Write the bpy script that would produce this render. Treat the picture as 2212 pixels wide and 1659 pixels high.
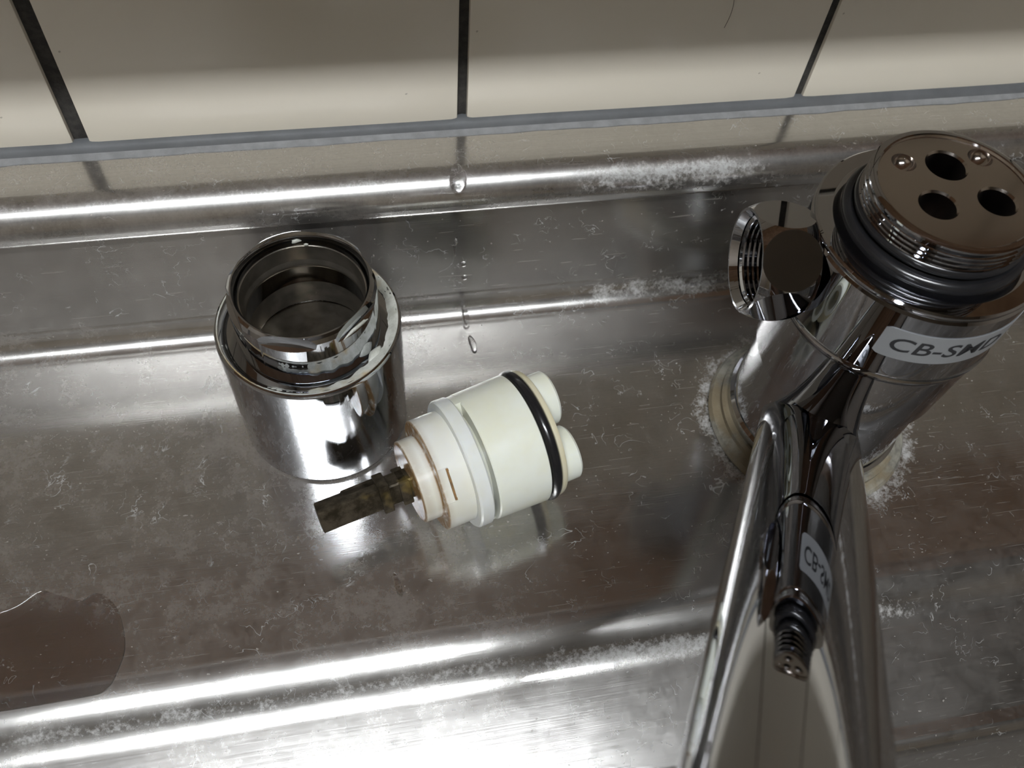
import bpy, bmesh, math, random
from mathutils import Vector, Matrix, noise

random.seed(7)
S = bpy.context.scene
for o in list(bpy.data.objects):
    bpy.data.objects.remove(o)
COL = S.collection
PI = math.pi

# ------------------------------------------------------------------ camera
RW = ((0.98262702, -0.17297070, 0.06727021),
      (-0.10811649, -0.82811278, -0.55003641),
      (0.15084751, 0.53320761, -0.83242698))          # rows: right, down, forward
CAM = Vector((-0.0335827, -0.2087059, 0.1778182))
FPX = 1895.34
cd = bpy.data.cameras.new('camera')
cam = bpy.data.objects.new('camera', cd)
COL.objects.link(cam)
r_, d_, f_ = (Vector(v) for v in RW)
m = Matrix.Identity(4)
for i in range(3):
    m[i][0], m[i][1], m[i][2], m[i][3] = r_[i], -d_[i], -f_[i], CAM[i]
cam.matrix_world = m
cd.sensor_fit = 'HORIZONTAL'
cd.sensor_width = 36
cd.lens = FPX / 2212 * 36
cd.clip_start = 0.005
cd.dof.use_dof = True
cd.dof.focus_distance = 0.235
cd.dof.aperture_fstop = 22
S.camera = cam

# ------------------------------------------------------------------ world, exposure
wd = bpy.data.worlds.new('world')
S.world = wd
wd.use_nodes = True
wd.node_tree.nodes['Background'].inputs[0].default_value = (0.9, 0.95, 1.0, 1)
wd.node_tree.nodes['Background'].inputs[1].default_value = 0.02
S.view_settings.view_transform = 'Standard'
S.view_settings.look = 'None'
S.view_settings.gamma = 1
S.view_settings.exposure = 0.9
S.view_settings.use_curve_mapping = False
LAMP_STRENGTH = 135.0          # the fluorescent ceiling fitting
LAMP_X0, LAMP_X1, LAMP_Y, LAMP_Z = -0.62, 0.25, -0.86, 1.45

# ------------------------------------------------------------------ node helpers
class NT:
    def __init__(s, name):
        s.m = bpy.data.materials.new(name)
        s.m.use_nodes = True
        s.t = s.m.node_tree
        s.p = s.t.nodes['Principled BSDF']
        s.out = s.t.nodes['Material Output']
        s._c = None
    def n(s, kind, **kw):
        x = s.t.nodes.new('ShaderNode' + kind)
        for k, v in kw.items():
            setattr(x, k, v)
        return x
    def link(s, a, b):
        s.t.links.new(a, b)
    def put(s, sock, v):
        if hasattr(v, 'is_linked') or isinstance(v, bpy.types.NodeSocket):
            s.link(v, sock)
        else:
            sock.default_value = v
    def coord(s):
        if s._c is None:
            s._c = s.n('TexCoord').outputs['Object']
        return s._c
    def mapped(s, scale=(1, 1, 1), loc=(0, 0, 0), rot=(0, 0, 0)):
        x = s.n('Mapping')
        s.link(s.coord(), x.inputs['Vector'])
        x.inputs['Scale'].default_value = scale
        x.inputs['Location'].default_value = loc
        x.inputs['Rotation'].default_value = rot
        return x.outputs[0]
    def noise(s, scale, detail=4, rough=0.55, vec=None, dist=0.0):
        x = s.n('TexNoise')
        x.inputs['Scale'].default_value = scale
        x.inputs['Detail'].default_value = detail
        x.inputs['Roughness'].default_value = rough
        x.inputs['Distortion'].default_value = dist
        s.link(vec if vec is not None else s.coord(), x.inputs['Vector'])
        return x.outputs['Fac']
    def ramp(s, v, a, b, c=0.0, d=1.0):
        x = s.n('MapRange', interpolation_type='SMOOTHSTEP')
        s.put(x.inputs['Value'], v)
        x.inputs['From Min'].default_value = a
        x.inputs['From Max'].default_value = b
        x.inputs['To Min'].default_value = c
        x.inputs['To Max'].default_value = d
        return x.outputs['Result']
    def math(s, op, a, b=0.0, c=None):
        x = s.n('Math', operation=op)
        s.put(x.inputs[0], a)
        s.put(x.inputs[1], b)
        if c is not None:
            s.put(x.inputs[2], c)
        return x.outputs[0]
    def mix(s, f, a, b):
        x = s.n('Mix', data_type='RGBA')
        s.put(x.inputs['Factor'], f)
        s.put(x.inputs[6], a)
        s.put(x.inputs[7], b)
        return x.outputs[2]
    def xyz(s):
        x = s.n('SeparateXYZ')
        s.link(s.coord(), x.inputs[0])
        return x.outputs
    def bump(s, h, strength, dist, prev=None):
        x = s.n('Bump')
        x.inputs['Strength'].default_value = strength
        x.inputs['Distance'].default_value = dist
        s.link(h, x.inputs['Height'])
        if prev is not None:
            s.link(prev, x.inputs['Normal'])
        return x.outputs[0]
    def set(s, **kw):
        names = dict(color='Base Color', metal='Metallic', rough='Roughness', normal='Normal', spec='Specular IOR Level',
                     trans='Transmission Weight', ior='IOR', sss='Subsurface Weight', coat='Coat Weight',
                     emit='Emission Color', estr='Emission Strength', aniso='Anisotropic')
        for k, v in kw.items():
            s.put(s.p.inputs[names[k]], v)
        return s

def c4(r, g, b):
    return (r, g, b, 1)

# ------------------------------------------------------------------ materials
def stainless():
    t = NT('stained_stainless_steel')
    X, Y, Z = t.xyz()
    streak = t.noise(1.0, 3, 0.6, t.mapped((18, 2600, 2600)))
    streak2 = t.noise(1.0, 2, 0.6, t.mapped((45, 900, 900), rot=(0, 0, 0.03)))
    cloud = t.noise(38, 5, 0.6)
    cloud2 = t.noise(14, 4, 0.6, t.mapped((1, 1.4, 1.4), (3, 1, 2)))
    # thin curled limescale lines: contour lines of a warped noise, broken up by another one
    nA = t.noise(120, 3, 0.55, t.mapped((1, 1, 1), (5, 2, 1)), 0.6)
    lineA = t.ramp(t.math('ABSOLUTE', t.math('SUBTRACT', nA, 0.5)), 0.0, 0.010, 1, 0)
    brk = t.ramp(t.noise(75, 3, 0.6, t.mapped((1, 1, 1), (9, 4, 7))), 0.52, 0.64)
    nB = t.noise(260, 2, 0.5, t.mapped((1, 1, 1), (1, 8, 3)), 0.4)
    lineB = t.ramp(t.math('ABSOLUTE', t.math('SUBTRACT', nB, 0.5)), 0.0, 0.016, 1, 0)
    brkB = t.ramp(t.noise(110, 3, 0.6, t.mapped((1, 1, 1), (2, 6, 4))), 0.51, 0.66)
    lines = t.math('MAXIMUM', t.math('MULTIPLY', lineA, brk), t.math('MULTIPLY', lineB, t.math('MULTIPLY', brkB, 0.7)))
    # fine white scratches, two directions
    s1 = t.ramp(t.noise(1.0, 1, 0.5, t.mapped((70, 2200, 900), rot=(0, 0, 0.55))), 0.715, 0.76)
    s2 = t.ramp(t.noise(1.0, 1, 0.5, t.mapped((50, 2600, 900), (1, 2, 3), rot=(0, 0, -0.12))), 0.715, 0.76)
    scr = t.math('MAXIMUM', s1, s2)
    # specks
    spk = t.ramp(t.noise(700, 1, 0.5, t.mapped((1, 1.6, 1), (4, 4, 4))), 0.755, 0.79)
    # crust on the back ridge (right of the housing) and on the front step, and around the faucet foot
    cn = t.noise(700, 6, 0.75)
    cn2 = t.noise(150, 4, 0.6, t.mapped((1, 1, 1), (7, 7, 7)))
    crough = t.math('ADD', t.math('MULTIPLY', cn, 0.6), t.math('MULTIPLY', cn2, 0.4))
    def band(y0, w, xa, xb, xc, xd):
        d = t.math('ABSOLUTE', t.math('SUBTRACT', Y, y0))
        b = t.ramp(d, 0.0, w, 1, 0)
        b = t.math('MULTIPLY', b, t.ramp(X, xa, xb))
        return t.math('MULTIPLY', b, t.ramp(X, xc, xd, 1, 0))
    zb = t.ramp(Z, -0.012, -0.006)
    cr1 = t.math('MULTIPLY', band(-0.0235, 0.005, 0.005, 0.05, 0.075, 0.11), zb)
    cr1b = t.math('MULTIPLY', band(-0.0215, 0.003, -0.4, -0.3, -0.02, 0.02), t.math('MULTIPLY', zb, 0.62))
    cr2 = band(-0.1475, 0.006, -0.03, 0.02, 0.09, 0.13)
    cr2b = t.math('MULTIPLY', band(-0.1455, 0.004, -0.4, -0.3, -0.02, 0.02), 0.75)
    zf = t.ramp(Z, -0.05, -0.046, 1, 0)
    cr3 = t.math('MULTIPLY', band(-0.029, 0.006, 0.02, 0.05, 0.3, 0.5), t.math('MULTIPLY', zf, 0.8))
    dx = t.math('SUBTRACT', X, 0.099)
    dy = t.math('ADD', Y, 0.0845)
    rad = t.math('SQRT', t.math('ADD', t.math('MULTIPLY', dx, dx), t.math('MULTIPLY', dy, dy)))
    cr4 = t.math('MULTIPLY', t.ramp(rad, 0.030, 0.041, 0.85, 0), zf)
    cr = cr1
    for q in (cr1b, cr2, cr2b, cr3, cr4):
        cr = t.math('MAXIMUM', cr, q)
    crust = t.ramp(t.math('ADD', crough, t.math('MULTIPLY', cr, 0.26)), 0.58, 0.82)
    crust = t.math('MULTIPLY', crust, t.ramp(cr, 0.02, 0.2))
    # large pale residue on horizontal metal
    fine = t.noise(130, 8, 0.72, t.mapped((1, 1, 1), (6, 3, 8)))
    grain = t.noise(900, 6, 0.7, t.mapped((1, 1, 1), (2, 9, 8)))
    film = t.ramp(t.math('ADD', t.math('ADD', t.math('MULTIPLY', fine, 0.34), t.math('MULTIPLY', grain, 0.22)), t.math('ADD', t.math('MULTIPLY', cloud, 0.24), t.math('MULTIPLY', cloud2, 0.20))), 0.38, 0.63)
    # the standing water has dissolved the film it lies on
    wx = t.math('MULTIPLY', t.math('ADD', X, 0.150), 1 / 0.047)
    wy = t.math('MULTIPLY', t.math('ADD', Y, 0.1275), 1 / 0.017)
    wet = t.ramp(t.math('ADD', t.math('POWER', t.math('ABSOLUTE', wx), 2.0), t.math('POWER', t.math('ABSOLUTE', wy), 2.0)), 0.7, 1.0)
    film = t.math('MULTIPLY', film, wet)
    film = t.math('MULTIPLY', film, t.math('SUBTRACT', 1.0, t.math('MULTIPLY', 0.5, t.math('MULTIPLY', t.ramp(Z, -0.047, -0.043), t.ramp(Z, -0.014, -0.010, 1, 0)))))
    left = t.ramp(X, -0.05, 0.045, 1, 0)
    col = t.mix(film, c4(0.56, 0.55, 0.535), c4(0.58, 0.57, 0.555))
    col = t.mix(t.ramp(streak, 0.35, 0.7), col, t.mix(0.25, col, c4(0.42, 0.41, 0.395)))
    t.set(color=col, metal=1.0)
    rgh = t.math('ADD', t.math('MULTIPLY', film, 0.05), 0.11)
    rgh = t.math('ADD', rgh, t.math('MULTIPLY', streak2, 0.05))
    t.set(rough=rgh)
    b = t.bump(streak, 0.05, 0.0002)
    b = t.bump(cloud2, 0.04, 0.0012, b)
    b = t.bump(t.noise(90, 3, 0.6), 0.03, 0.0008, b)
    t.set(normal=b)
    wide = t.n('BsdfPrincipled')
    t.link(col, wide.inputs['Base Color'])
    wide.inputs['Metallic'].default_value = 1.0
    wide.inputs['Roughness'].default_value = 0.33
    t.link(b, wide.inputs['Normal'])
    mw_ = t.n('MixShader')
    scuff = t.math('MULTIPLY', t.ramp(t.math('ABSOLUTE', t.math('ADD', Y, 0.0230)), 0.0, 0.006, 1, 0), zb)
    t.link(t.math('ADD', t.math('ADD', t.math('MULTIPLY', film, 0.10), 0.10), t.math('MULTIPLY', scuff, 0.16)), mw_.inputs[0])
    t.link(t.p.outputs[0], mw_.inputs[1])
    t.link(wide.outputs[0], mw_.inputs[2])
    dirt = t.n('BsdfPrincipled')
    dirt.inputs['Base Color'].default_value = c4(0.44, 0.42, 0.39)
    dirt.inputs['Roughness'].default_value = 0.6
    t.link(t.mix(t.math('MAXIMUM', crust, lines), c4(0.30, 0.27, 0.24), c4(0.50, 0.50, 0.49)), dirt.inputs['Base Color'])
    fac = t.math('ADD', t.math('MULTIPLY', film, t.math('ADD', t.math('MULTIPLY', left, 0.13), 0.08)), t.math('ADD', t.math('MULTIPLY', left, 0.05), 0.02))
    fac = t.math('MAXIMUM', fac, t.math('MULTIPLY', crust, 0.6))
    fac = t.math('MAXIMUM', fac, t.math('MULTIPLY', lines, 0.45))
    fac = t.math('MAXIMUM', fac, t.math('MULTIPLY', scr, 0.26))
    fac = t.math('MAXIMUM', fac, t.math('MULTIPLY', spk, 0.6))
    mx = t.n('MixShader')
    t.link(fac, mx.inputs[0])
    t.link(mw_.outputs[0], mx.inputs[1])
    t.link(dirt.outputs[0], mx.inputs[2])
    t.link(mx.outputs[0], t.out.inputs['Surface'])
    return t.m

def chrome(name='chrome', col=(0.66, 0.67, 0.69), rough=0.035, scratch=0.3):
    t = NT(name)
    sc = t.noise(1.0, 2, 0.6, t.mapped((1800, 1800, 120), rot=(0.2, 0.3, 0)))
    cl = t.noise(60, 4, 0.6)
    rg = t.math('ADD', t.math('MULTIPLY', t.ramp(cl, 0.45, 0.75), 0.05 * scratch), rough)
    rg = t.math('ADD', rg, t.math('MULTIPLY', t.ramp(sc, 0.62, 0.72), 0.12 * scratch))
    t.set(color=c4(*col), metal=1.0, rough=rg)
    t.set(normal=t.bump(t.noise(45, 2, 0.5), 0.02, 0.001))
    return t.m

def plain(name, col, rough=0.5, metal=0.0, var=0.12, scale=60, bump=0.0, spec=0.5, bscale=None):
    t = NT(name)
    n = t.noise(scale, 5, 0.6)
    dark = tuple(c * (1 - var) for c in col)
    lite = tuple(min(1, c * (1 + var)) for c in col)
    t.set(color=t.mix(t.ramp(n, 0.3, 0.7), c4(*dark), c4(*lite)), rough=rough, metal=metal, spec=spec)
    if bump:
        t.set(normal=t.bump(t.noise(bscale or scale * 4, 4, 0.6), bump, 0.0005))
    return t.m

def tile_mat():
    t = NT('glazed_cream_tile')
    n = t.noise(9, 3, 0.5)
    col = t.mix(t.ramp(n, 0.3, 0.7), c4(0.70, 0.645, 0.54), c4(0.73, 0.67, 0.565))
    sp = t.ramp(t.noise(420, 1, 0.5), 0.79, 0.82)
    col = t.mix(t.math('MULTIPLY', sp, 0.5), col, c4(0.2, 0.17, 0.13))
    t.set(color=col, rough=0.22, spec=0.35)
    t.set(normal=t.bump(t.noise(28, 2, 0.5), 0.03, 0.002))
    return t.m

def plastic(name, col, grime, edges=()):
    # ivory acetal plastic; brown grime gathers in rings at given places along the local axis
    t = NT(name)
    X, Y, Z = t.xyz()
    n = t.noise(330, 5, 0.7)
    n2 = t.noise(70, 3, 0.6)
    base = t.mix(t.ramp(n2, 0.35, 0.7), c4(*col), c4(col[0] * 0.96, col[1] * 0.94, col[2] * 0.86))
    g = None
    for x0, w, k in edges:
        d = t.math('ABSOLUTE', t.math('SUBTRACT', Z, x0))
        b = t.math('MULTIPLY', t.ramp(d, 0.0, w, 1, 0), k)
        g = b if g is None else t.math('MAXIMUM', g, b)
    spots = t.ramp(t.noise(160, 4, 0.65, t.mapped((1, 1, 1), (3, 3, 3))), 0.70, 0.80, 0, 0.55)
    if g is not None:
        g = t.math('MULTIPLY', g, t.ramp(n, 0.20, 0.52))
        g = t.math('MAXIMUM', g, t.math('MULTIPLY', spots, grime))
    else:
        g = t.math('MULTIPLY', spots, grime)
    t.set(color=t.mix(g, base, c4(0.20, 0.105, 0.03)), rough=0.24, sss=0.25)
    t.p.inputs['Subsurface Radius'].default_value = (0.004, 0.0035, 0.002)
    t.p.inputs['Subsurface Scale'].default_value = 0.6
    t.set(normal=t.bump(t.noise(120, 3, 0.6), 0.06, 0.0006))
    return t.m

def glassy(name, col=(1, 1, 1), ior=1.33):
    t = NT(name)
    t.set(color=c4(*col), trans=1.0, rough=0.0, ior=ior)
    t.set(normal=t.bump(t.noise(60, 1, 0.5), 0.02, 0.0005))
    return t.m

def crusty(name, a, b, rust):
    t = NT(name)
    n = t.noise(190, 5, 0.7)
    n2 = t.noise(55, 4, 0.6, t.mapped((1, 1, 1), (2, 5, 1)))
    col = t.mix(t.ramp(n, 0.35, 0.65), c4(*a), c4(*b))
    col = t.mix(t.ramp(n2, 0.47, 0.60, 0, 0.85), col, c4(*rust))
    t.set(color=col, rough=0.5, spec=0.4)
    t.set(normal=t.bump(n, 0.5, 0.0006))
    return t.m

def brass():
    t = NT('tarnished_brass')
    n = t.noise(260, 5, 0.7)
    n2 = t.noise(80, 3, 0.6)
    col = t.mix(t.ramp(n, 0.35, 0.65), c4(0.028, 0.022, 0.013), c4(0.075, 0.06, 0.04))
    col = t.mix(t.ramp(n2, 0.60, 0.70, 0, 0.7), col, c4(0.22, 0.16, 0.05))
    t.set(color=col, rough=t.ramp(n, 0.3, 0.7, 0.28, 0.5), metal=0.55)
    t.set(normal=t.bump(n, 0.3, 0.0004))
    return t.m

def wood():
    t = NT('brown_wood_veneer')
    g = t.noise(1.0, 5, 0.6, t.mapped((60, 60, 3)), 0.6)
    t.set(color=t.mix(t.ramp(g, 0.3, 0.7), c4(0.17, 0.085, 0.04), c4(0.28, 0.16, 0.085)), rough=0.4)
    return t.m

M_STEEL = stainless()
M_CHROME = chrome('scratched_chrome', (0.54, 0.555, 0.585), 0.035, 0.5)
M_CHROME2 = chrome('polished_chrome', (0.52, 0.53, 0.56), 0.02, 0.15)
M_DISC = chrome('brown_tinted_nickel', (0.56, 0.51, 0.47), 0.12, 0.3)
M_BRASSIN = plain('dull_bronze_bore', (0.32, 0.285, 0.235), 0.26, 0.9, 0.25, 200)
M_TILE = tile_mat()
M_GROUT = plain('black_grout', (0.032, 0.029, 0.025), 0.85, 0, 0.4, 500, 0.5)
M_CAULK = plain('blue_grey_sealant', (0.075, 0.078, 0.083), 0.5, 0, 0.12, 90, 0.15)
M_CAULK2 = plain('pale_grey_sealant_smear', (0.17, 0.172, 0.175), 0.5, 0, 0.15, 200, 0.2)
M_RUBBER = plain('black_rubber', (0.010, 0.010, 0.011), 0.22, 0, 0.2, 200)
M_PLAST = plastic('ivory_plastic', (0.64, 0.655, 0.59), 0.15, ((0.0, 0.0003, 0.2),))
M_PLAST_S = plastic('grimy_white_plastic', (0.63, 0.63, 0.59), 0.4, ((-0.0080, 0.0007, 0.95), (-0.0130, 0.0008, 0.95), (-0.0080, 0.0022, 0.28), (-0.0118, 0.0026, 0.28)))
M_PLAST_R = plastic('milky_plastic', (0.62, 0.64, 0.64), 0.1)
M_PLAST_F = plastic('yellowed_plastic', (0.54, 0.50, 0.37), 0.6)
M_GRIME = plain('brown_grime', (0.19, 0.10, 0.03), 0.6, 0, 0.4, 600, 0.4)
M_CRUST = crusty('crusted_lime_residue', (0.30, 0.30, 0.26), (0.46, 0.46, 0.42), (0.34, 0.24, 0.10))
M_CRUST2 = crusty('brown_lime_residue', (0.10, 0.095, 0.08), (0.22, 0.21, 0.175), (0.14, 0.11, 0.065))
M_LEVER = brass()
M_WATER = glassy('water')
M_STICK = plain('silver_label_film', (0.25, 0.255, 0.26), 0.35, 0.25, 0.05, 40)
M_INK = plain('black_label_ink', (0.012, 0.012, 0.014), 0.5, 0, 0.1, 40)
M_PAINT = plain('cream_wall_paint', (0.24, 0.20, 0.155), 0.7, 0, 0.05, 6)
M_DARKWALL = plain('dark_panelled_wall', (0.19, 0.15, 0.10), 0.6, 0, 0.1, 6)
M_CEIL = plain('ceiling_paint', (0.17, 0.15, 0.12), 0.8, 0, 0.05, 6)
M_FLOOR = plain('dark_floor_boards', (0.12, 0.075, 0.045), 0.5, 0, 0.3, 8)
M_WOOD = wood()
M_WHITEMETAL = plain('white_enamel', (0.75, 0.75, 0.73), 0.4, 0, 0.03, 20)
M_HAIR = plain('dark_hair', (0.06, 0.04, 0.025), 0.5)
tl = NT('fluorescent_tube')
tl.set(color=c4(1, 1, 1), emit=c4(0.93, 0.97, 1.0), estr=LAMP_STRENGTH)
M_TUBE = tl.m

# ------------------------------------------------------------------ object helpers
def link(name, me, mat=None, parent=None, mw=None, smooth=35):
    o = bpy.data.objects.new(name, me)
    COL.objects.link(o)
    if mat is not None and not me.materials:
        me.materials.append(mat)
    if parent is not None:
        o.parent = parent
    if mw is not None:
        o.matrix_local = mw
    if smooth is not None:
        for p in me.polygons:
            p.use_smooth = True
        me.set_sharp_from_angle(angle=math.radians(smooth))
    return o

def from_bm(name, bm, mat=None, parent=None, mw=None, smooth=35):
    bmesh.ops.recalc_face_normals(bm, faces=bm.faces)
    me = bpy.data.meshes.new(name)
    bm.to_mesh(me)
    bm.free()
    return link(name, me, mat, parent, mw, smooth)

def empty(name, loc, rot=None):
    o = bpy.data.objects.new(name, None)
    o.empty_display_size = 0.01
    COL.objects.link(o)
    o.location = loc
    if rot is not None:
        o.rotation_euler = rot
    return o

def tag(o, label=None, cat=None, group=None, kind=None):
    if label: o['label'] = label
    if cat: o['category'] = cat
    if group: o['group'] = group
    if kind: o['kind'] = kind
    return o

def supported(prof, d=0.0003, longer=0.0025, loop=False):
    """extra points close to the ends of long straight runs keep the shading of flats flat"""
    out = []
    n = len(prof)
    for i in range(n):
        a = prof[i]
        out.append(a)
        if i == n - 1 and not loop:
            break
        b = prof[(i + 1) % n]
        L = math.hypot(b[0] - a[0], b[1] - a[1])
        if L > longer:
            t = d / L
            out.append((a[0] + (b[0] - a[0]) * t, a[1] + (b[1] - a[1]) * t))
            out.append((b[0] + (a[0] - b[0]) * t, b[1] + (a[1] - b[1]) * t))
    return out

def lathe_bm(prof, seg=96, loop=False, arc=None):
    """revolve (r, z) points about Z; loop closes the profile into a ring"""
    prof = supported(prof, loop=loop)
    bm = bmesh.new()
    full = arc is None
    a0, a1 = (0, 2 * PI) if full else arc
    cols = []
    n = seg if full else seg + 1
    for k in range(n):
        a = a0 + (a1 - a0) * k / seg
        ca, sa = math.cos(a), math.sin(a)
        cols.append([bm.verts.new((r * ca, r * sa, z)) for r, z in prof])
    for k in range(seg):
        A, B = cols[k], cols[(k + 1) % n]
        rng = range(len(prof)) if loop else range(len(prof) - 1)
        for i in rng:
            j = (i + 1) % len(prof)
            bm.faces.new((A[i], B[i], B[j], A[j]))
    if not full and loop:
        bm.faces.new(cols[0]); bm.faces.new(cols[-1][::-1])
    bmesh.ops.remove_doubles(bm, verts=bm.verts, dist=1e-7)
    return bm

def lathe(name, prof, mat, parent=None, mw=None, seg=96, loop=False, arc=None, smooth=35):
    return from_bm(name, lathe_bm(prof, seg, loop, arc), mat, parent, mw, smooth)

def box_bm(x0, x1, y0, y1, z0, z1, bev=0.0, seg=2, bm=None):
    own = bmesh.new()
    bmesh.ops.create_cube(own, size=1)
    for v in own.verts:
        v.co = Vector((x0 + (v.co.x + .5) * (x1 - x0), y0 + (v.co.y + .5) * (y1 - y0), z0 + (v.co.z + .5) * (z1 - z0)))
    if bev:
        bmesh.ops.bevel(own, geom=own.edges[:], offset=bev, segments=seg, affect='EDGES', profile=0.6)
    if bm is None:
        return own
    me = bpy.data.meshes.new('tmp'); own.to_mesh(me); own.free(); bm.from_mesh(me); bpy.data.meshes.remove(me)
    return bm

def boolean(bm_a, cutters, op='DIFFERENCE'):
    """returns a bmesh of a (op) cutters"""
    def mk(bm):
        bmesh.ops.recalc_face_normals(bm, faces=bm.faces)
        me = bpy.data.meshes.new('tmp'); bm.to_mesh(me); bm.free()
        o = bpy.data.objects.new('tmp', me); COL.objects.link(o)
        return o
    a = mk(bm_a)
    cs = [mk(c) for c in cutters]
    for c in cs:
        md = a.modifiers.new('b', 'BOOLEAN'); md.object = c; md.operation = op; md.solver = 'EXACT'
    dg = bpy.context.evaluated_depsgraph_get()
    me = bpy.data.meshes.new_from_object(a.evaluated_get(dg))
    out = bmesh.new(); out.from_mesh(me)
    for o in [a] + cs:
        d = o.data; bpy.data.objects.remove(o); bpy.data.meshes.remove(d)
    bpy.data.meshes.remove(me)
    return out

def tube_bm(pts, rad, seg=12, cap=True):
    bm = bmesh.new(); rings = []
    pts = [Vector(p) for p in pts]
    up = Vector((0, 0, 1))
    for i, p in enumerate(pts):
        t = (pts[min(i + 1, len(pts) - 1)] - pts[max(i - 1, 0)]).normalized()
        a = t.cross(up if abs(t.z) < .95 else Vector((1, 0, 0))).normalized(); b = a.cross(t)
        r = rad[i] if isinstance(rad, (list, tuple)) else rad
        rings.append([bm.verts.new(p + (a * math.cos(q) + b * math.sin(q)) * r) for q in (2 * PI * k / seg for k in range(seg))])
    for A, B in zip(rings, rings[1:]):
        for k in range(seg):
            bm.faces.new((A[k], A[(k + 1) % seg], B[(k + 1) % seg], B[k]))
    if cap:
        bm.faces.new(rings[0]); bm.faces.new(rings[-1][::-1])
    return bm

def arc_pts(cy, cz, r, a0, a1, n):
    return [(cy + r * math.cos(math.radians(a0 + (a1 - a0) * k / n)), cz + r * math.sin(math.radians(a0 + (a1 - a0) * k / n))) for k in range(n + 1)]

# ------------------------------------------------------------------ setting: room shell
ZD = -0.055                                  # sink deck height (ledge by the wall is 0)
XL, XR, YF, ZF, ZC = -1.3, 1.5, -2.3, -0.95, 1.5
def slab(name, x0, x1, y0, y1, z0, z1, mat, kind='structure'):
    o = from_bm(name, box_bm(x0, x1, y0, y1, z0, z1), mat, smooth=None)
    o['kind'] = kind
    return o
slab('floor', XL - .05, XR + .05, YF - .05, 0.06, ZF - .05, ZF, M_FLOOR)
slab('ceiling', XL - .05, XR + .05, YF - .05, 0.06, ZC, ZC + .05, M_CEIL)
slab('wall_left', XL - .05, XL, YF, 0.009, ZF, ZC, M_PAINT)
slab('wall_right', XR, XR + .05, YF, 0.009, ZF, ZC, M_PAINT)
slab('wall_front', XL - .05, XR + .05, YF - .05, YF, ZF, ZC, M_DARKWALL)
wall = slab('wall_back', XL - .05, XR + .05, 0.009, 0.06, ZF, ZC, M_PAINT)

# grout bed and tiles, pitch 108 mm
P, G = 0.108, 0.0027
from_bm('grout_bed', box_bm(-12 * P, 13 * P, 0.0014, 0.009, -0.02, 5 * P), M_GROUT, wall, smooth=None)
tm = None
for j in range(5):
    for i in range(-12, 13):
        if tm is None:
            b = box_bm(G / 2, P - G / 2, 0.0, 0.009, 0, P - G, 0.0009, 2)
            t0 = from_bm('tile', b, M_TILE, wall, smooth=40)
            tm = t0.data
            o = t0
        else:
            o = t0.copy(); COL.objects.link(o); o.parent = wall
        o.location = (i * P + (0.0007 if i == -1 else 0), random.uniform(-.0001, .0002), 0.0008 + j * P)
        if i in (-2, -1):
            o.scale.x = (P - G - 0.0007) / (P - G)

# sealant bead along the wall foot
def bead(name, prof_fn, x0, x1, n, mat, parent=None):
    bm = bmesh.new(); rows = []
    for k in range(n + 1):
        x = x0 + (x1 - x0) * k / n
        rows.append([bm.verts.new((x, y, z)) for y, z in prof_fn(x)])
    for A, B in zip(rows, rows[1:]):
        for q in range(len(A)):
            bm.faces.new((A[q], A[(q + 1) % len(A)], B[(q + 1) % len(A)], B[q]))
    bm.faces.new(rows[0]); bm.faces.new(rows[-1][::-1])
    return from_bm(name, bm, mat, parent, smooth=60)
def bead_prof(x):
    w = 0.0043 + 0.0003 * noise.noise((x * 30, 0, 0)) + 0.0001 * noise.noise((x * 150, 3, 0))
    h = 0.0017 + 0.0003 * noise.noise((x * 22, 5, 0))
    # swells a little where a grout joint runs into it
    g = abs((x + P / 2) % P - P / 2)
    h += 0.0006 * math.exp(-(g / 0.002) ** 2)
    return [(0.002, -0.0005), (0.002, h), (-0.0004, h), (-w * .30, h * .62), (-w * .62, h * .30), (-w, 0.0004), (-w, -0.0005)]
seal = bead('trim_1', bead_prof, -0.62, 0.78, 420, M_CAULK)
seal['kind'] = 'structure'
def smear_prof(x):
    w = 0.0056 + 0.0008 * noise.noise((x * 24, 9, 0)) + 0.0004 * noise.noise((x * 110, 2, 0))
    a = 0.0036
    w = max(w, a + 0.0003)
    return [(-a, -0.0003), (-a, 0.00075), (-(a + w) / 2, 0.00045), (-w, 0.00012), (-w, -0.0003)]
bead('sealant_smear', smear_prof, -0.62, 0.78, 700, M_CAULK2, seal)

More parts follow.
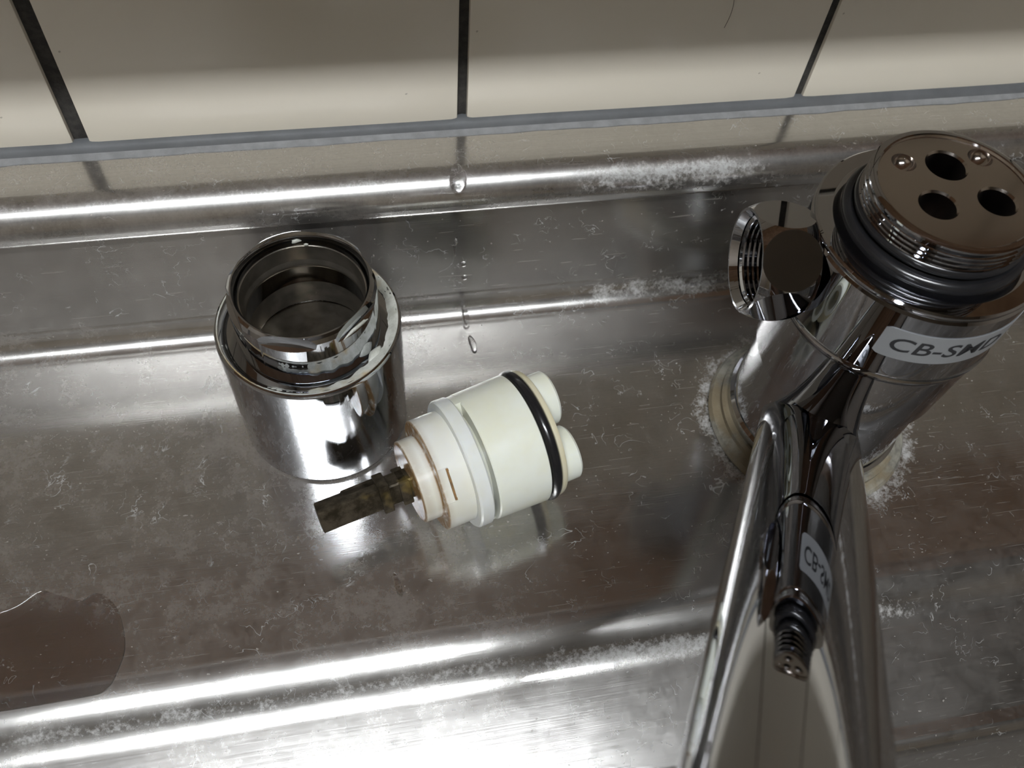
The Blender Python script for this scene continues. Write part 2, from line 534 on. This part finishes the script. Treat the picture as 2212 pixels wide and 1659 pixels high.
# ------------------------------------------------------------------ setting: the stainless sink
def steel_profile():
    p = [(0.0086, -0.002), (0.0086, 0.0), (-0.0176, -0.0002)]
    p += arc_pts(-0.0172, -0.0092, 0.0090, 90, 174, 30)                   # rolled nose of the ledge
    p += [(-0.0261, -0.0106), (-0.0257, -0.0112), (-0.0250, -0.0113), (-0.0228, -0.0118), (-0.0223, -0.0124), (-0.02735, -0.0464)]
    # concave fillet down to the deck
    cy, cz, r = -0.03477, ZD + 0.0075, 0.0075
    p += arc_pts(cy, cz, r, 9, -89, 30)
    p += [(-0.045, ZD), (-0.09, ZD - 0.0001), (-0.1335, ZD)]
    # convex roll, short drop, concave roll, sloped drainer lip
    r1, top = 0.020, math.radians(35)
    p += [(-0.1335 - r1 * math.sin(top * k / 24), ZD - r1 + r1 * math.cos(top * k / 24)) for k in range(1, 25)]
    y2, z2 = p[-1]
    r = 0.019                                                             # concave: back to the tilt of the lip
    cy, cz = y2 - r * math.sin(top), z2 + r * math.cos(top)
    for k in range(1, 22):
        a = top + (math.radians(LIP_TILT) - top) * k / 21
        p.append((cy + r * math.sin(a), cz - r * math.cos(a)))
    y, z = p[-1]
    s = math.radians(LIP_TILT)
    L = (y + 0.1765) / math.cos(s)
    y3, z3 = y - L * math.cos(s), z - L * math.sin(s)
    p.append(((y + y3) / 2, (z + z3) / 2)); p.append((y3, z3))
    r = 0.006
    cy, cz = y3 + r * math.sin(-s), z3 - r * math.cos(s)
    for k in range(1, 9):
        a = s + (math.radians(88) - s) * k / 8
        p.append((cy - r * math.sin(a) + 2 * 0, cz + r * math.cos(a)))
    y, z = p[-1]
    p += [(y - 0.006, -0.20), (y - 0.012, -0.222), (y - 0.03, -0.232), (-0.36, -0.235), (-0.53, -0.232), (-0.552, -0.222), (-0.56, -0.20), (-0.565, -0.075)]
    p += [(-0.568, -0.068), (-0.575, -0.066), (-0.615, -0.066), (-0.620, -0.070), (-0.620, -0.10)]
    return p
LIP_TILT = 13.2
prof = supported(steel_profile(), 0.0005, 0.002)
bm = bmesh.new(); rows = []
NX = 240
for k in range(NX + 1):
    x = -0.60 + 1.36 * k / NX
    row = []
    for i, (y, z) in enumerate(prof):
        wob = 0.00025 * noise.noise((x * 7, 1.7, 0)) if -0.5 < y < -0.012 else 0
        row.append(bm.verts.new((x, y + wob, z)))
    rows.append(row)
for A, B in zip(rows, rows[1:]):
    for i in range(len(prof) - 1):
        bm.faces.new((A[i], B[i], B[i + 1], A[i + 1]))
# end walls of the bowl
iy = [i for i, (y, z) in enumerate(prof) if y < -0.176 and y > -0.569]
for row in (rows[0], rows[-1]):
    bm.faces.new([row[i] for i in iy])
sink = from_bm('kitchen_sink', bm, M_STEEL, smooth=50)
tag(sink, 'stained stainless steel sink with raised ledge against the tile wall and stepped front edge', 'sink')

# ------------------------------------------------------------------ out-of-view furniture that the metal mirrors
cab = empty('wall_cabinet', (0.1, 0.0, 0.75))
tag(cab, 'brown wooden wall cabinet hung above the tiled splashback', 'cabinet')
from_bm('body', box_bm(-1.0, 1.0, -0.285, -0.003, 0.0, 0.50, 0.002, 1), M_WOOD, cab, smooth=None)
for k in range(4):
    d = from_bm('door', box_bm(-1.0 + k * .5 + .003, -1.0 + (k + 1) * .5 - .003, -0.302, -0.285, 0.0, 0.50, 0.002, 1), M_WOOD, cab, smooth=None)
    hx = -1.0 + k * .5 + (.44 if k % 2 == 0 else .06)
    from_bm('handle', tube_bm([(hx, -0.302, .06), (hx, -0.322, .065), (hx, -0.322, .155), (hx, -0.302, .16)], 0.005), M_CHROME, d)
base = empty('base_cabinet', (0.08, 0.0, ZF))
tag(base, 'brown wooden base cabinet carrying the steel sink', 'cabinet')
from_bm('plinth', box_bm(-.68, .68, -.55, 0.0, 0.0, .09), M_WOOD, base, smooth=None)
from_bm('body', box_bm(-.68, .68, -.60, 0.0, .09, .70), M_WOOD, base, smooth=None)
for k in range(3):
    d = from_bm('door', box_bm(-.68 + k * .4533 + .003, -.68 + (k + 1) * .4533 - .003, -.618, -.60, .095, .70, .002, 1), M_WOOD, base, smooth=None)
    hx = -.68 + k * .4533 + .06
    from_bm('handle', tube_bm([(hx, -.618, .55), (hx, -.638, .555), (hx, -.638, .645), (hx, -.618, .65)], 0.005), M_CHROME, d)
BLOCKER_Z = 0.167
lamp = empty('ceiling_light', ((LAMP_X0 + LAMP_X1) / 2, LAMP_Y, ZC))
tag(lamp, 'long white ceiling fitting with a glowing fluorescent diffuser', 'light')
hl = (LAMP_X1 - LAMP_X0) / 2
from_bm('fitting', box_bm(-hl - .03, hl + .03, -.06, .06, -.050, 0.0, .004, 2), M_WHITEMETAL, lamp, smooth=None)
for sx in (-1, 1):
    from_bm('end_cap', box_bm(sx * (hl + .012) - .011, sx * (hl + .012) + .011, -.048, .048, -.065, -.024, .006, 2), M_WHITEMETAL, lamp, smooth=None)
lathe('diffuser', [(0.0, -hl)] + [(.028, -hl), (.028, hl)] + [(0.0, hl)], M_TUBE, lamp, Matrix.Translation((0, 0, -.048)) @ Matrix.Scale(.55, 4, (0, 0, 1)) @ Matrix.Rotation(PI / 2, 4, 'Y'), seg=40)
# unseen narrow wooden board, added to keep the lamp off the upper tiles
blocker = empty('light_blocker', (0.0, 0.0, BLOCKER_Z))
tag(blocker, 'unseen narrow brown wooden board added to shade the upper tiles', 'blocker')
from_bm('board', box_bm(-0.75, 0.85, -0.090, -0.0006, 0.0, 0.018, 0.001, 1), M_WOOD, blocker, smooth=None)
for bx in (-.6, .0, .7):
    from_bm('bracket', box_bm(bx - .008, bx + .008, -.07, -0.0006, 0.018, 0.07, .001, 1), M_WHITEMETAL, blocker, smooth=None)

# ------------------------------------------------------------------ faucet
FX, FY = 0.099, -0.0845
fau = empty('faucet', (FX, FY, ZD + 0.0002))
tag(fau, 'chrome single-lever faucet without its lever, standing on the sink deck, spout towards viewer', 'faucet')
def Z(z):               # world height -> local
    return z - ZD
lathe('base_flange', [(0.0, 0.0), (0.0308, 0.0), (0.0310, 0.0010), (0.0302, 0.0024), (0.0285, 0.0030), (0.0278, 0.0034), (0.0278, 0.0052), (0.0268, 0.0060), (0.0, 0.0060)], M_CRUST2, fau)
col_ = lathe('column', [(0.0, 0.006), (0.0262, 0.006), (0.0262, 0.009), (0.0252, 0.0098), (0.0248, Z(-0.020)), (0.0248, Z(-0.014)), (0.0, Z(-0.014))], M_CHROME, fau)
col_['label'] = 'dull chrome foot of the faucet with lime ring'
up = lathe('body', [(0.0, Z(-0.0185)), (0.0255, Z(-0.0185)), (0.0264, Z(-0.0180)), (0.0274, Z(0.0046)), (0.0274, Z(0.0052)), (0.0262, Z(0.0056)), (0.0262, Z(0.0070)), (0.0, Z(0.0070))], M_CHROME2, fau, seg=160)

# branch adapter screwed on top of the body
ad = lathe('branch_adapter', [(0.0178, Z(0.0062)), (0.0268, Z(0.0062)), (0.0280, Z(0.0066)), (0.0281, Z(0.0072)), (0.0276, Z(0.0080)), (0.0276, Z(0.0296)), (0.0270, Z(0.0302)),
            (0.0270, Z(0.0306)), (0.0274, Z(0.0312)), (0.0274, Z(0.0318)), (0.0269, Z(0.0322)), (0.0232, Z(0.0322)), (0.0222, Z(0.0318)), (0.0215, Z(0.0318)), (0.0205, Z(0.0322)),
            (0.0200, Z(0.0326)), (0.0188, Z(0.0330)), (0.0188, Z(0.0350)), (0.0178, Z(0.0350))], M_CHROME2, fau, seg=160, loop=True)
ad['label'] = 'chrome branch adapter ring with side outlet nut and printed label'
def oring(name, R_, r, z, parent):
    return lathe(name, [(R_ + r * math.cos(a), z + r * math.sin(a)) for a in (2 * PI * k / 16 for k in range(16))], M_RUBBER, parent, loop=True)
oring('o_ring', 0.0203, 0.0017, Z(0.0340), ad)
oring('o_ring', 0.0188, 0.0014, Z(0.0372), ad)
# threaded top plug with ports
pf = [(0.0, Z(0.0100)), (0.0180, Z(0.0100)), (0.0180, Z(0.0378)), (0.0192, Z(0.0382))]
z = 0.0386
for k in range(4):
    pf += [(0.0197, Z(z)), (0.0197, Z(z + .0004)), (0.0186, Z(z + .0009))]
    z += 0.00125
pf += [(0.0192, Z(0.0436)), (0.0195, Z(0.0438)), (0.0195, Z(0.0443)), (0.0189, Z(0.0446)), (0.0180, Z(0.0447)), (0.0177, Z(0.0445)), (0.0175, Z(0.0440)), (0.0, Z(0.0440))]
plug_bm = lathe_bm(pf, 128)
def cut(x, y, r, depth, chamfer=0.0005):
    zt = Z(0.0440)
    c = lathe_bm([(0, zt - depth), (r * .96, zt - depth), (r, zt - chamfer), (r + chamfer, zt + .0001), (r + chamfer, zt + .002), (0, zt + .002)], 40)
    bmesh.ops.translate(c, verts=c.verts, vec=(x, y, 0))
    return c
def dimple(x, y, r, depth):
    zt = Z(0.0440)
    c = lathe_bm([(0, zt - depth)] + [(r * math.sin(a), zt - depth * math.cos(a)) for a in (PI / 2 * k / 8 for k in range(1, 9))] + [(r, zt + .002), (0, zt + .002)], 32)
    bmesh.ops.translate(c, verts=c.verts, vec=(x, y, 0))
    return c
cuts = [cut(0.0016, 0.0078, 0.0046, 0.022), cut(-0.0060, -0.0040, 0.0042, 0.016), cut(0.0083, -0.0045, 0.0042, 0.022),
        dimple(-0.0083, 0.0098, 0.0029, 0.0026), dimple(0.0109, 0.0094, 0.0029, 0.0026)]
pb = boolean(plug_bm, cuts)
plug = from_bm('threaded_plug', pb, M_DISC, ad, smooth=28)
plug.data.materials.append(M_CHROME2)
for p_ in plug.data.polygons:
    if math.hypot(p_.center.x, p_.center.y) > 0.01765:
        p_.material_index = 1
plug['label'] = 'brownish metal plug with fine threads and five holes'

# side outlet with hex nut
a_dir = Vector((-0.990, 0.142, 0.0)).normalized()
def frame(orig, axis):
    zax = axis.normalized()
    xax = Vector((0, 0, 1)).cross(zax)
    xax = xax.normalized() if xax.length > 1e-4 else Vector((1, 0, 0))
    yax = zax.cross(xax)
    mm = Matrix.Identity(4)
    for i in range(3):
        mm[i][0], mm[i][1], mm[i][2], mm[i][3] = xax[i], yax[i], zax[i], orig[i]
    return mm
Znut = Z(0.0188)
mo = frame(Vector((0, 0, Znut)) + a_dir * 0.0265, a_dir)
lathe('outlet_stub', [(0.0, -0.003), (0.0098, -0.003), (0.0098, 0.0006), (0.0090, 0.0010), (0.0083, 0.0012), (0.0083, 0.006), (0.0, 0.006)], M_CHROME2, ad, mo)
def hexprism(d, h0, h1, rot=0.0):
    bm = bmesh.new(); R_ = d / math.cos(PI / 6)
    lo = [bm.verts.new((R_ * math.cos(rot + PI / 3 * k), R_ * math.sin(rot + PI / 3 * k), h0)) for k in range(6)]
    hi = [bm.verts.new((v.co.x, v.co.y, h1)) for v in lo]
    bm.faces.new(lo[::-1]); bm.faces.new(hi)
    for k in range(6):
        bm.faces.new((lo[k], lo[(k + 1) % 6], hi[(k + 1) % 6], hi[k]))
    return bm
Rs = 0.0147
sph = lathe_bm([(0, -0.0071)] + [(Rs * math.cos(q), Rs * math.sin(q)) for q in (math.asin(-0.0071 / Rs) + (2 * math.asin(0.0071 / Rs)) * k / 24 for k in range(25))] + [(0, 0.0071)], 96)
hexb = boolean(hexprism(0.0128, -0.02, 0.02, rot=math.radians(19)), [sph], 'INTERSECT')
bp = [(0, 0.02), (0.0124, 0.02), (0.0122, 0.0071), (0.0110, 0.0052)]
z = 0.0048
for k in range(7):
    bp += [(0.0110, z), (0.0102, z - 0.0005)]
    z -= 0.0013
bp += [(0.0102, -0.0050), (0, -0.0050)]
nutb = boolean(hexb, [lathe_bm(bp, 72)])
from_bm('hex_nut', nutb, M_CHROME2, ad, frame(Vector((0, 0, Znut)) + a_dir * 0.0340, a_dir), smooth=25)

# printed label on the adapter
def cyl_patch(name, r, a0, a1, zfun, mat, parent, n=40, thick=0.00012, zc=0):
    bm = bmesh.new(); A = []
    for k in range(n + 1):
        a = a0 + (a1 - a0) * k / n
        z0, z1 = zfun(k / n)
        row = []
        for rr in (r, r + thick):
            for zz in (z0, z1):
                row.append(bm.verts.new((rr * math.cos(a), rr * math.sin(a), zz)))
        A.append(row)
    for p_, q_ in zip(A, A[1:]):
        for i, j in ((0, 1), (1, 3), (3, 2), (2, 0)):
            bm.faces.new((p_[i], p_[j], q_[j], q_[i]))
    bm.faces.new((A[0][0], A[0][1], A[0][3], A[0][2])); bm.faces.new((A[-1][0], A[-1][2], A[-1][3], A[-1][1]))
    return from_bm(name, bm, mat, parent, smooth=30)
def lz(t):
    e = 0.0008 * max(0, 1 - t / 0.04) ** 2
    return Z(0.0152) + e, Z(0.0250) - e
cyl_patch('label', 0.02765, math.radians(-128.5), math.radians(-40), lz, M_STICK, ad)
cu = bpy.data.curves.new('t', 'FONT'); cu.body = 'CB-SMD'; cu.size = 1.0; cu.offset = 0.012; cu.space_character = 1.02; cu.resolution_u = 4; cu.shear = 0.12
to = bpy.data.objects.new('t', cu); COL.objects.link(to)
dg = bpy.context.evaluated_depsgraph_get()
tme = bpy.data.meshes.new_from_object(to.evaluated_get(dg))
bpy.data.objects.remove(to)
bm = bmesh.new(); bm.from_mesh(tme)
xs = [v.co.x for v in bm.verts]; ys = [v.co.y for v in bm.verts]
for cutx in [min(xs) + (max(xs) - min(xs)) * k / 60 for k in range(1, 60)]:
    bmesh.ops.bisect_plane(bm, geom=bm.verts[:] + bm.edges[:] + bm.faces[:], plane_co=(cutx, 0, 0), plane_no=(1, 0, 0))
ta0, ta1 = math.radians(-123), math.radians(-65)
for v in bm.verts:
    fx = (v.co.x - min(xs)) / (max(xs) - min(xs)); fy = (v.co.y - min(ys)) / (max(ys) - min(ys))
    a = ta0 + (ta1 - ta0) * fx
    v.co = Vector((0.02784 * math.cos(a), 0.02784 * math.sin(a), Z(0.0180) + 0.0047 * fy))
from_bm('label_text', bm, M_INK, ad, smooth=None)

# spout: rounded flat tube rising towards the viewer
S0 = Vector((0.0990, -0.0845, -0.0490))         # on the body axis
S1 = Vector((0.0116, -0.1961, 0.0632))
def spout():
    bm = bmesh.new(); rings = []
    dirv = (S1 - S0)
    path = []
    N = 40
    for k in range(N + 1):
        t = 0.05 + 1.10 * k / N
        path.append((S0 + dirv * t, t))
    for pt, t in path:
        tang = dirv.normalized()
        side = tang.cross(Vector((0, 0, 1))).normalized()
        upv = side.cross(tang)
        w = 0.0146 - 0.0012 * t; h = 0.0082
        ring = []
        for q in range(64):
            a = 2 * PI * q / 64
            ca, sa = math.cos(a), math.sin(a)
            e = 2 / 2.15
            ring.append(bm.verts.new(pt + side * (w * math.copysign(abs(ca) ** e, ca)) + upv * (h * math.copysign(abs(sa) ** e, sa))))
        rings.append(ring)
    for a, b in zip(rings, rings[1:]):
        for k in range(64):
            bm.faces.new((a[k], a[(k + 1) % 64], b[(k + 1) % 64], b[k]))
    bm.faces.new(rings[0]); bm.faces.new(rings[-1][::-1])
    bmesh.ops.translate(bm, verts=bm.verts, vec=(-FX, -FY, -ZD))
    return bm
from_bm('spout', spout(), M_CHROME2, fau, smooth=50)

# ------------------------------------------------------------------ cartridge housing (chrome cup standing on the deck)
HX, HY = -0.0496, -0.0623
ho = empty('cartridge_housing', (HX, HY, ZD + 0.0002))
tag(ho, 'hollow chrome cup with hexagonal collar standing upright on the sink deck', 'faucet part')
r = 0.0243
lathe('shell', [(0.0150, 0.0), (0.0236, 0.0), (0.0240, 0.0006), (0.0241, 0.0012), (r, 0.030), (r, 0.0452), (r - .0003, 0.0460), (r - .0012, 0.0462), (r - .0022, 0.0455), (r - .0030, 0.0440),
                (0.0178, 0.0432), (0.0172, 0.0436), (0.0172, 0.0468), (0.0160, 0.0468), (0.0160, 0.0340), (0.0176, 0.0335), (0.0176, 0.0060), (0.0150, 0.0050)], M_CHROME, ho, loop=True, seg=160)
# crust round the rim, partly broken
bm = bmesh.new(); rows = []
NS = 200
for k in range(NS):
    a = 2 * PI * k / NS
    nn = noise.noise((math.cos(a) * 6, math.sin(a) * 6, 1.3)); n3 = noise.noise((math.cos(a) * 24, math.sin(a) * 24, 4.3))
    front = 0.5 + 0.5 * math.cos(a - math.radians(-25))
    wd_ = 0.0011 + 0.0015 * front + 0.0007 * nn + 0.0002 * n3
    wd_ = max(0.0003, wd_)
    ro, ri = r - 0.0008, r - 0.0010 - wd_
    zt = 0.0464 + 0.0001 * n3
    rows.append([bm.verts.new((R_ * math.cos(a), R_ * math.sin(a), zz)) for R_, zz in ((ro, 0.0455), (ro, zt), ((ro + ri) / 2, zt - .0006), (ri, 0.0449), (ri + .0002, 0.0438))])
for k in range(NS):
    A, B = rows[k], rows[(k + 1) % NS]
    for i in range(5):
        bm.faces.new((A[i], A[(i + 1) % 5], B[(i + 1) % 5], B[i]))
from_bm('lime_crust', bm, M_CRUST, ho, smooth=60)['label'] = 'pale and rusty lime crust around the rim'
# hexagonal collar with chamfered top
zt = 0.0612
hx = lathe_bm([(0.0, 0.0430), (0.0184, 0.0430), (0.0187, 0.0440), (0.0187, 0.0596), (0.0181, 0.0607), (0.0174, zt), (0.0, zt)], 160)
flats = []
for k in range(6):
    fb = box_bm(0.0174, 0.03, -0.02, 0.02, 0.0578, 0.07)
    for v in fb.verts:
        if v.co.z < 0.06 and v.co.x > 0.02: v.co.z -= 0.004
        if v.co.z > 0.06 and v.co.x < 0.02: v.co.x -= 0.0012 * (0.07 - 0.0578) / 0.0034 * 0.25
    bmesh.ops.rotate(fb, verts=fb.verts, cent=(0, 0, 0), matrix=Matrix.Rotation(math.radians(-104 + 60 * k), 3, 'Z'))
    flats.append(fb)
hx = boolean(hx, flats)
bore = lathe_bm([(0, 0.08), (0.0170, 0.08), (0.0170, zt), (0.0163, zt - 0.0012), (0.0160, zt - .003), (0.0158, 0.052), (0.0158, 0.050), (0.0158, 0.040), (0, 0.040)], 128)
hx = boolean(hx, [bore])
collar = from_bm('hex_collar', hx, M_CHROME, ho, smooth=22)
def dab(c, n, a, b, h, ph):
    n = Vector(n).normalized(); u = n.cross(Vector((0, 0, 1))).normalized(); v = n.cross(u); c = Vector(c)
    bm = bmesh.new(); rows = []
    for s_, hh in ((1.0, -.2), (1.0, 0.05), (.7, .7), (.3, 1.0)):
        rows.append([bm.verts.new(c + u * (a * s_ * math.cos(q) * (1 + .25 * math.sin(3 * q + ph))) + v * (b * s_ * math.sin(q) * (1 + .25 * math.cos(2 * q + ph))) + n * h * hh) for q in (2 * PI * k / 18 for k in range(18))])
    for A, B in zip(rows, rows[1:]):
        for k in range(18):
            bm.faces.new((A[k], A[(k + 1) % 18], B[(k + 1) % 18], B[k]))
    bm.faces.new(rows[0][::-1]); bm.faces.new(rows[-1])
    return from_bm('lime_dab', bm, M_CRUST, ho, smooth=60)
for ang, zz, a_, b_ in ((93, zt - .0022, .0012, .0007), (84, zt - .0036, .0006, .0004)):
    q = math.radians(ang)
    dab((0.0160 * math.cos(q), 0.0160 * math.sin(q), zz), (-math.cos(q), -math.sin(q), 0), a_, b_, .0003, ang)
q = math.radians(-46)
dab((0.0181 * math.cos(q), 0.0181 * math.sin(q), 0.0578), (math.cos(q), math.sin(q), 1.5), .0040, .0005, .0004, 1.0)
q = math.radians(-35)
dab((0.0205 * math.cos(q), 0.0205 * math.sin(q), 0.0438), (.3 * math.cos(q), .3 * math.sin(q), 1), .0030, .0016, .0012, 2.0)
lathe('bore_liner', [(0.01575, zt - .004), (0.01575, 0.052), (0.0152, 0.0512), (0.0152, 0.0500), (0.0159, 0.0490), (0.0159, 0.0345), (0.0163, 0.0345), (0.0163, zt - .004)], M_BRASSIN, ho, loop=True)
lathe('inner_wall', [(0.0174, 0.0334), (0.0170, 0.0330), (0.0170, 0.0070), (0.0148, 0.0062), (0.0148, 0.0050), (0.0176, 0.0050), (0.0176, 0.0334)], M_BRASSIN, ho, loop=True)

# ------------------------------------------------------------------ valve cartridge lying on the deck
CR = 0.0194
c0 = Vector((-0.0155, -0.0962, ZD + CR + 0.0002)); c1 = Vector((0.0092, -0.0890, ZD + CR + 0.0002))
cax = (c1 - c0).normalized()
ca = empty('valve_cartridge', c0)
mx_ = frame(c0, cax)
ca.matrix_world = mx_
tag(ca, 'white plastic valve cartridge with black sealing ring and brown lever lying on its side', 'faucet part')
K = 1.0
# local z runs along the axis towards the water ports, 0 at the milky ring's left rim
def ring(name, prof, mat, **kw):
    return lathe(name, prof, mat, ca, seg=120, **kw)
ring('collar_ring', [(0.0150, 0.0), (0.0180, 0.0), (0.0184, 0.0005), (0.0184, 0.0036), (0.0180, 0.0040), (0.0150, 0.0040)], M_PLAST_R, loop=True)['label'] = 'milky translucent ring next to the slit'
# main body, slightly coned, with a slit behind the ring and a notch at its upper edge
bodyb = lathe_bm([(0.0, 0.0040), (0.0138, 0.0040), (0.0138, 0.0056), (0.0179, 0.0056), (0.0182, 0.0060), (0.0187, 0.0195), (0.0187, 0.0206), (0.0180, 0.0210), (0.0170, 0.0210), (0.0170, 0.0240), (0.0, 0.0240)], 120)
cart_body = from_bm('body', bodyb, M_PLAST, ca, smooth=30)
# bridges that close the slit here and there
for a in (-2.60, -1.62, 0.45):
    lathe('slit_bridge', [(0.0140, 0.0038), (0.01800, 0.0038), (0.01810, 0.0062), (0.0140, 0.0062)], M_PLAST, ca, loop=True, arc=(a, a + 0.62), seg=12)
oring('o_ring', 0.0177, 0.0016, 0.0226, ca)
ring('end_flange', [(0.0, 0.0238), (0.0178, 0.0238), (0.0186, 0.0242), (0.0187, 0.0250), (0.0184, 0.0256), (0.0178, 0.0258), (0.0, 0.0258)], M_PLAST_F)['label'] = 'yellowed end flange beyond the sealing ring'
for ang, rr, off in ((61, 0.0077, 0.0096), (175, 0.0077, 0.0096), (292, 0.0077, 0.0096)):
    a = math.radians(ang)
    mt = Matrix.Translation((off * math.cos(a), off * math.sin(a), 0.0256))
    lathe('water_port', [(0.0045, 0.0), (rr, 0.0), (rr, 0.0050), (rr - .0005, 0.0056), (0.0050, 0.0056), (0.0045, 0.0052)], M_PLAST, ca, mt, seg=64, loop=True)
# stepped neck
neck = lathe_bm([(0.0, -0.0130), (0.0110, -0.0130), (0.0116, -0.0127), (0.0117, -0.0085), (0.0117, -0.0080), (0.0152, -0.0080), (0.0157, -0.0077), (0.0158, -0.0002), (0.0155, 0.0002), (0.0, 0.0002)], 120)
ang_notch = math.radians(133)
nb = box_bm(-0.0048, 0.0048, 0.0147, 0.02, -0.0085, -0.0050)
bmesh.ops.rotate(nb, verts=nb.verts, cent=(0, 0, 0), matrix=Matrix.Rotation(ang_notch - PI / 2, 3, 'Z'))
neckb = boolean(neck, [nb])
from_bm('stepped_neck', neckb, M_PLAST_S, ca, smooth=28)['label'] = 'white stepped neck with brown grime in its corners'
gb = box_bm(-0.0044, 0.0044, 0.01462, 0.0153, -0.0055, -0.0049)
bmesh.ops.rotate(gb, verts=gb.verts, cent=(0, 0, 0), matrix=Matrix.Rotation(ang_notch - PI / 2, 3, 'Z'))
from_bm('grime_line', gb, M_GRIME, ca, smooth=None)
# lever: square brass bar with a shoulder
lb = box_bm(-0.0034, 0.0034, -0.0027, 0.0027, -0.0385, -0.0215, 0.0005, 2)
box_bm(-0.0034, 0.0034, -0.0036, 0.0000, -0.0310, -0.0215, 0.0004, 1, lb)
box_bm(-0.0046, 0.0040, -0.0040, 0.0034, -0.0220, -0.0190, 0.0005, 2, lb)
box_bm(-0.0032, 0.0032, -0.0030, 0.0030, -0.0195, -0.0110, 0.0004, 1, lb)
box_bm(-0.0042, 0.0032, -0.0046, 0.0036, -0.0165, -0.0135, 0.0005, 2, lb)
bmesh.ops.rotate(lb, verts=lb.verts, cent=(0, 0, 0), matrix=Matrix.Rotation(math.radians(62), 3, 'Z'))
lev = from_bm('lever', lb, M_LEVER, ca, smooth=30)
lev['label'] = 'dark tarnished brass lever bar'

# ------------------------------------------------------------------ water
def drop(name, outline, base_fn, h, label, up=Vector((0, 0, 1)), group=None):
    """outline: list of points on the surface; domed towards the middle"""
    bm = bmesh.new()
    c = sum((Vector(p) for p in outline), Vector()) / len(outline)
    steps = [(1.0, -0.0003), (1.0, 0.0), (0.93, .45), (0.78, .8), (0.5, .97), (0.2, 1.0)]
    rows = []
    for s_, hh in steps:
        rows.append([bm.verts.new(c + (Vector(p) - c) * s_ + up * (hh if hh < 0 else hh * h)) for p in outline])
    n = len(outline)
    for A, B in zip(rows, rows[1:]):
        for k in range(n):
            bm.faces.new((A[k], A[(k + 1) % n], B[(k + 1) % n], B[k]))
    bm.faces.new(rows[0][::-1]); bm.faces.new(rows[-1])
    o = from_bm(name, bm, M_WATER, smooth=60)
    tag(o, label, 'water', group)
    return o
def smooth_loop(pts, n=10):
    out = []
    L = len(pts)
    for i in range(L):
        p0, p1, p2, p3 = (Vector(pts[(i + k - 1) % L]) for k in range(4))
        for q in range(n):
            t = q / n
            out.append(0.5 * ((2 * p1) + (-p0 + p2) * t + (2 * p0 - 5 * p1 + 4 * p2 - p3) * t * t + (-p0 + 3 * p1 - 3 * p2 + p3) * t ** 3))
    return out
zp = ZD + 0.0003
pud = smooth_loop([(x, y, zp) for x, y in ((-0.175, -0.108), (-0.150, -0.113), (-0.1385, -0.1130), (-0.1330, -0.1118), (-0.1275, -0.1085), (-0.1235, -0.1100), (-0.1170, -0.1125), (-0.1128, -0.1112), (-0.1075, -0.1165),
        (-0.1050, -0.1260), (-0.1063, -0.1325), (-0.1090, -0.1372), (-0.1150, -0.1382), (-0.140, -0.1385), (-0.175, -0.138))], 6)
drop('water_puddle', pud, None, 0.0005, 'dark flat water puddle on the deck in the lower left corner of the photo')

def dome(name, c, nrm, along, a, b, h, label):
    n = Vector(nrm).normalized(); u = (Vector(along) - n * Vector(along).dot(n)).normalized(); v = n.cross(u)
    c = Vector(c)
    pts = [c + u * (a * math.cos(q) * (1 + .10 * math.sin(2 * q + c.x * 900))) + v * (b * math.sin(q) * (1 + .12 * math.cos(3 * q + c.y * 700))) for q in (2 * PI * k / 28 for k in range(28))]
    return drop(name, pts, None, h, label, n)
dome('water_drop', (-0.0045, -0.0228, -0.0003), (0, -.45, 1), (0, -1, -.6), 0.0042, 0.0024, 0.0012, 'large water drop hanging over the bright back ledge edge below the middle grout joint')
dome('water_drop', (-0.0050, -0.02454, -0.0275), (0, -1, 0.148), (0.05, 0, 1), 0.0035, 0.0007, 0.0005, 'thin vertical water streak highest on the steel face right of the chrome cup')
for k, (x, z, q) in enumerate(((-0.0025, -0.0345, .0010), (-0.0022, -0.0400, .0011))):
    dome('water_drop', (x, (-0.02558, -0.02640)[k], z), (0, -1, 0.148), (0, 0, 1), q, q * .8, 0.0007, ('upper', 'lower')[k] + ' of the two small round drops on the steel face behind the cartridge')
dome('water_drop', (-0.0024, -0.0322, -0.0524), (0, -.5, 1), (0.1, -1, -.5), 0.0040, 0.0010, 0.0008, 'wavy water trickle running over the bright fillet behind the cartridge')
dome('water_drop', (-0.0016, -0.0425, ZD), (0, 0, 1), (0.1, -1, 0), 0.0042, 0.0011, 0.0009, 'elongated water drop at the foot of the trickle on the flat deck')
dome('water_drop', (-0.0340, -0.1205, ZD), (0, 0, 1), (0.15, -1, 0), 0.0034, 0.0010, 0.0005, 'faint long water drop on the deck in front of the cartridge')

# hair stuck on a tile
hr = [(0.0753 + 0.0008 * math.sin(k * .35), -0.0003, 0.0285 + 0.0145 * k / 12) for k in range(13)]
o = from_bm('hair_strand', tube_bm(hr, 0.00007, 6), M_HAIR)
tag(o, 'single dark hair stuck upright on the cream tile behind the faucet', 'hair')
